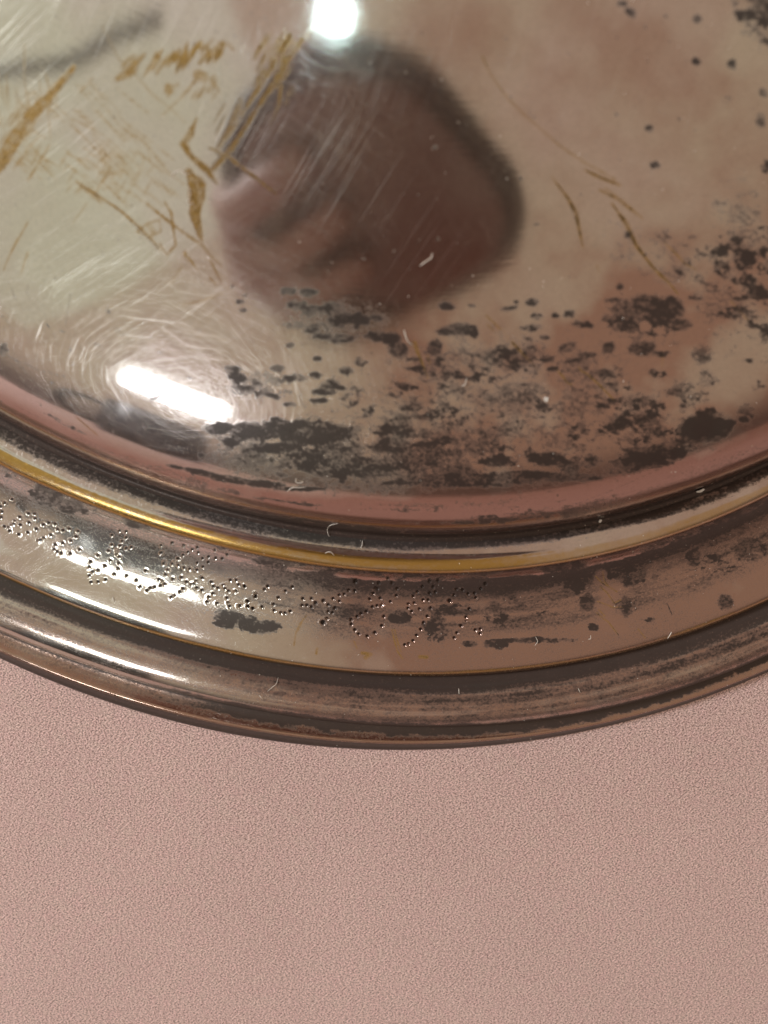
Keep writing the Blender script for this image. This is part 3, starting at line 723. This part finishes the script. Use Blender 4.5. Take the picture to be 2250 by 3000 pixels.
M_phone = plain('black_phone_case', (0.045, 0.034, 0.034), 0.5)
phone = empty('phone', (0, 0, CAM_Z))
phone.rotation_euler = (-TILT, 0, 0)
tag(phone, 'dark phone held above the dish, mirrored as a dark shape in the dome', 'phone')
case = link_mesh('case', rounded_slab(0.094, 0.116, 0.009, 0.040, 0.003, 0, 0), M_phone, phone)
case.location = (-.0085, -.0475, .002); case.rotation_euler = (0, 0, math.radians(40))
panel = link_mesh('back_panel', rounded_slab(0.078, 0.100, 0.002, 0.034, 0.0008, 0, 0), plain('dark_glass_back', (0.235, 0.180, 0.172), 0.35), phone)
panel.location = (-.0085, -.0475, .0008); panel.rotation_euler = (0, 0, math.radians(40))
# HANDS
def skin_hand(name, joints, bones, mat, parent, root=0, sub=2):
    me = bpy.data.meshes.new(name)
    me.from_pydata([j[:3] for j in joints], bones, [])
    o = link_mesh(name, me, mat, parent)
    sk = o.modifiers.new('skin', 'SKIN'); sk.use_smooth_shade = True
    for i, j in enumerate(joints):
        me.skin_vertices[0].data[i].radius = (j[3], j[3])
        me.skin_vertices[0].data[i].use_root = (i == root)
    ss = o.modifiers.new('sub', 'SUBSURF'); ss.levels = sub; ss.render_levels = sub
    return o
M_skin = plain('skin', (0.36, 0.235, 0.205), 0.5, var=.08)
M_sleeve = plain('dark_sleeve', (0.045, 0.035, 0.038), 0.8)
hand = empty('hand', (-0.004, 0.006, CAM_Z + .002)); hand.rotation_euler = (-TILT, 0, 0)
tag(hand, 'hand wrapped round the phone above the dish, mirrored in the dome', 'hand')
J = [(-.050, -.165, .045, .023), (-.066, -.125, .032, .021), (-.066, -.098, .026, .019)]
B = [(0, 1), (1, 2)]
for x, y, ln in ((-.078, -.070, .040), (-.064, -.089, .036), (-.050, -.106, .028)):   # fingers reach round the lower left edge
    i = len(J); dx, dy = .77, .64; x += .013; y += .011
    J += [(x, y, .010, .0095), (x + dx * .012, y + dy * .012, -.0070, .0088), (x + dx * (.012 + ln * .55), y + dy * (.012 + ln * .55), -.0090, .0080), (x + dx * (.012 + ln), y + dy * (.012 + ln), -.0065, .0062)]
    B += [(2 if y > -.085 else 1, i), (i, i + 1), (i + 1, i + 2), (i + 2, i + 3)]
i = len(J)
J += [(-.056, -.080, .034, .0115), (-.044, -.060, .030, .0095), (-.033, -.046, .024, .0080)]
B += [(2, i), (i, i + 1), (i + 1, i + 2)]
skin_hand('skin', J, B, M_skin, hand)
skin_hand('sleeve', [(-.049, -.168, .047, .029), (-.030, -.225, .105, .035), (-.005, -.320, .210, .044)], [(0, 1), (1, 2)], M_sleeve, hand)

# a dark lamp cord that hangs over to the left, mirrored as a blurred line at the top of the dome
def tube(name, pts, rad, mat):
    line = []
    q = [np.array(p) for p in pts]; q = [2 * q[0] - q[1]] + q + [2 * q[-1] - q[-2]]
    for k in range(1, len(q) - 2):
        for t in np.linspace(0, 1, 9)[:-1]:
            a, b, c, d = q[k - 1:k + 3]
            line.append(.5 * (2 * b + (c - a) * t + (2 * a - 5 * b + 4 * c - d) * t * t + (3 * b - a - 3 * c + d) * t ** 3))
    line.append(q[-2]); line = np.array(line)
    tg = np.gradient(line, axis=0); tg /= np.linalg.norm(tg, axis=1)[:, None]
    s1 = np.cross(tg, (0.3, 1, .2)); s1 /= np.linalg.norm(s1, axis=1)[:, None]; s2 = np.cross(tg, s1)
    P = np.stack([line + rad * (s1 * math.cos(a) + s2 * math.sin(a)) for a in np.linspace(0, 2 * math.pi, 11)[:-1]], 1)
    return link_mesh(name, grid_mesh(name, P), mat)
def along(p, d, t): return tuple(p[k] * 1e-3 + d[k] * t for k in range(3))
cord = tube('lamp_cord', [along((-47, 30, 49), (-.76, -.20, .62), .62), along((-42.1, 30.7, 50.7), (-.691, -.182, .699), .60), along((-34.1, 31.1, 52.3), (-.591, -.191, .783), .58), along((-28, 33.3, 53.9), (-.505, -.16, .848), .57), along((-23.2, 34.6, 54.8), (-.432, -.143, .89), .56)], .0085, plain('dark_cord', (.10, .10, .09), .6))
tag(cord, 'dark cord above the dish, mirrored as a blurred line at the top left', 'cord')

# unseen dark object added in front so the dome's foot mirrors something dark
def lathe(name, prof, mat, parent):
    t = np.linspace(0, 2 * math.pi, 49)[:-1]; p = np.array(prof)
    P = np.stack([p[:, :1] * np.cos(t), p[:, :1] * np.sin(t), p[:, 1:] + 0 * t], -1)
    return link_mesh(name, grid_mesh(name, P), mat, parent)
M_stand_in = plain('dark_glaze', (.020, .020, .024), .35)
mug_stand_in = empty('mug_stand_in', (-.270, -.405, -.0006)); mug_stand_in.scale = (1.45, 1.45, 1.6); mug_stand_in.rotation_euler = (0, 0, math.radians(146))
tag(mug_stand_in, 'unseen dark object with a handle, added in front of the dish for a dark reflection', 'mug_stand_in')
lathe('body', [(.0005, .004), (.034, .004), (.037, .000), (.039, .004), (.0405, .03), (.0405, .10), (.0395, .102), (.038, .10), (.037, .03), (.034, .008), (.0005, .007)], M_stand_in, mug_stand_in)
tube('handle', [(.039, 0, .020), (.060, 0, .024), (.070, 0, .050), (.062, 0, .080), (.039, 0, .086)], .0055, M_stand_in).parent = mug_stand_in

# ------------------------------------------------------------------ lint and flakes lying on the dish
SU = np.concatenate([a[0] for a in SURF]); SV = np.concatenate([a[1] for a in SURF]); SP = np.concatenate([a[2] for a in SURF])
def on_dish(x, y):
    return SP[np.argmin((SU - x) ** 2 + (SV - y) ** 2)]
M_lint = plain('pale_lint', (0.72, 0.63, 0.55), 0.7)
M_flake = plain('pale_flake', (0.80, 0.75, 0.70), 0.6)
def fibre(pts, rad, label):
    q = [on_dish(x, y) + np.array([0, 0, rad * 1.1 + (.00018 if 0 < k < len(pts) - 1 else 0)]) for k, (x, y) in enumerate(pts)]
    # Catmull-Rom through the points
    q = [2 * q[0] - q[1]] + q + [2 * q[-1] - q[-2]]
    line = []
    for k in range(1, len(q) - 2):
        for t in np.linspace(0, 1, 7)[:-1]:
            a, b, c, d = q[k - 1:k + 3]
            line.append(.5 * (2 * b + (c - a) * t + (2 * a - 5 * b + 4 * c - d) * t * t + (3 * b - a - 3 * c + d) * t ** 3))
    line.append(q[-2]); line = np.array(line)
    org = line[0].copy(); line = line - org
    tg = np.gradient(line, axis=0); tg /= np.linalg.norm(tg, axis=1)[:, None]
    s1 = np.cross(tg, (0, 0, 1)); s1 /= np.maximum(np.linalg.norm(s1, axis=1)[:, None], 1e-9); s2 = np.cross(tg, s1)
    w = rad * np.interp(np.linspace(0, 1, len(line)), (0, .15, .85, 1), (.4, 1, 1, .4))[:, None]
    P = np.stack([line + w * (s1 * math.cos(a) + s2 * math.sin(a)) for a in np.linspace(0, 2 * math.pi, 7)[:-1]], 1)
    o = link_mesh('lint_fibre', grid_mesh('lint_fibre', P), M_lint)
    o.location = org
    tag(o, label, 'lint fibre', 'lint fibres lying on the dish')
def z(pts, ox, oy, sc): return [(ox + x / sc, oy + y / sc) for x, y in pts]
fibre(z([(155,118),(178,98),(203,86),(210,62)], 1125, 700, 1.4747), 6e-5, 'pale bent lint fibre on the dark mirrored phone shape in the dome')
fibre(z([(88,390),(92,425),(108,448),(128,462)], 1125, 700, 1.4747), 7e-5, 'pale hooked lint fibre beside a short brass scratch below the dark mirrored shape')
fibre(z([(335,638),(350,626),(357,600)], 1125, 700, 1.4747), 5e-5, 'short pale curved lint fibre on the bare tan middle of the dome')
fibre(z([(1240,1092),(1262,1076),(1290,1071),(1326,1072)], 0, 700, 1.4747), 5e-5, 'long pale arched lint fibre over the dark tarnish at the dome foot')
fibre(z([(1280,1032),(1282,1048),(1296,1054),(1310,1050)], 0, 700, 1.4747), 5e-5, 'small pale hook of lint just above the long arched fibre at the dome foot')
fibre(z([(600,70),(560,76),(541,100),(545,135),(552,152)], 700, 1500, 2.0738), 4e-5, 'thin looped lint fibre hanging over the inner side of the gold bead')
fibre(z([(525,250),(545,240),(562,243),(580,262)], 700, 1500, 2.0738), 5.5e-5, 'small wavy lint fibre just below the gold bead')
fibre(z([(742,222),(752,195),(750,170)], 700, 1500, 2.0738), 5.5e-5, 'short upright lint fibre crossing the gold bead')
fibre(z([(175,1090),(205,1062),(225,1040),(239,1003)], 700, 1500, 2.0738), 4e-5, 'long thin slanting lint fibre on the rim moulding')
fibre(z([(115,1132),(130,1113),(146,1134),(178,1142)], 700, 1500, 2.0738), 5e-5, 'curly zigzag lint fibre low on the rim moulding near the flange')
fibre(z([(1049,1078),(1060,1056),(1073,1038)], 1450, 1350, 2.0738), 8e-5, 'thick short lint fibre standing on the outer edge of the lettered band at the right')
fibre(z([(242,1122),(256,1096),(245,1068)], 1450, 1350, 2.0738), 5e-5, 'bent lint fibre on the dark tarnish stripe right of the lettering')
fibre(z([(565,1082),(581,1076),(582,1058)], 1450, 1350, 2.0738), 5e-5, 'tiny curled lint fibre below the scratched bare place on the band')
fibre(z([(740,772),(757,748),(785,742),(803,752),(830,748)], 0, 0, 1.4747), 5e-5, 'wavy white lint fibre left of the brown brass patch on the dome')
fibre(z([(815,802),(825,840),(816,878),(840,884)], 0, 0, 1.4747), 5e-5, 'white lint fibre lying down the brown brass patch on the dome')
fibre(z([(729,884),(738,900),(743,914)], 0, 1350, 2.212), 6e-5, 'short lint fibre on the bright edge of the lettered band')
fibre(z([(1334,1070),(1336,1105)], 700, 1500, 2.0738), 6e-5, 'short straight lint fibre high on the rim moulding under the last letter')
fibre(z([(1347,1168),(1350,1205)], 700, 1500, 2.0738), 6e-5, 'short straight lint fibre low on the rim moulding under the last letter')
fibre(z([(509,342),(515,372)], 1450, 1850, 2.0738), 6e-5, 'short straight lint fibre on the right part of the rim moulding')
def flake(x, y, a, b, ang, label):
    p0 = on_dish(x, y); bm = bmesh.new(); r = random.Random(int(x))
    for zz in (0, 1):
        pass
    top, bot = [], []
    for k in range(9):
        t = k / 9 * 2 * math.pi; rr = r.uniform(.65, 1.1)
        X, Y = a * rr * math.cos(t), b * rr * math.sin(t)
        X, Y = X * math.cos(ang) - Y * math.sin(ang), X * math.sin(ang) + Y * math.cos(ang)
        hz = on_dish(x + X * 18000, y - Y * 18000)[2] - p0[2]
        top.append(bm.verts.new((X, Y, hz + 1.6e-4 + r.uniform(0, 1e-4)))); bot.append(bm.verts.new((X, Y, hz + 3e-5)))
    bm.faces.new(top); bm.faces.new(bot[::-1])
    for k in range(9): bm.faces.new((bot[k], bot[(k + 1) % 9], top[(k + 1) % 9], top[k]))
    me = bpy.data.meshes.new('dust_flake'); bm.to_mesh(me); bm.free()
    o = link_mesh('dust_flake', me, M_flake); o.location = p0
    tag(o, label, 'dust flake', 'dust flakes on the dish')
flake(2050, 1436, 7.5e-4, 3.2e-4, .15, 'white lozenge-shaped flake in the dark groove beside the gold bead')
flake(1600, 1168, 3.6e-4, 3.2e-4, 0, 'small white flake on the bare tan middle of the dome')
flake(1758, 1526, 3.0e-4, 3.0e-4, 0, 'tiny pale flake on the inner side of the gold bead')
# the countless specks of dust
def specks():
    r = np.random.default_rng(3); bm = bmesh.new()
    sel = (SU > -50) & (SU < 2300) & (SV > 0) & (SV < 2200)
    pts = SP[sel][r.integers(0, sel.sum(), 420)]
    for p in pts:
        s = r.uniform(2.2e-5, 7e-5) * (1.5 if r.random() < .08 else 1)
        g = bmesh.ops.create_icosphere(bm, subdivisions=1, radius=s)
        bmesh.ops.scale(bm, verts=g['verts'], vec=(r.uniform(.6, 1.8), r.uniform(.6, 1.5), .7))
        bmesh.ops.translate(bm, verts=g['verts'], vec=Vector(p) + Vector((0, 0, s * .5)))
    me = bpy.data.meshes.new('dust_specks'); bm.to_mesh(me); bm.free(); me.shade_smooth()
    tag(link_mesh('dust_specks', me, M_lint), 'fine pale dust specks scattered over the silver dish', 'dust', kind='stuff')
specks()
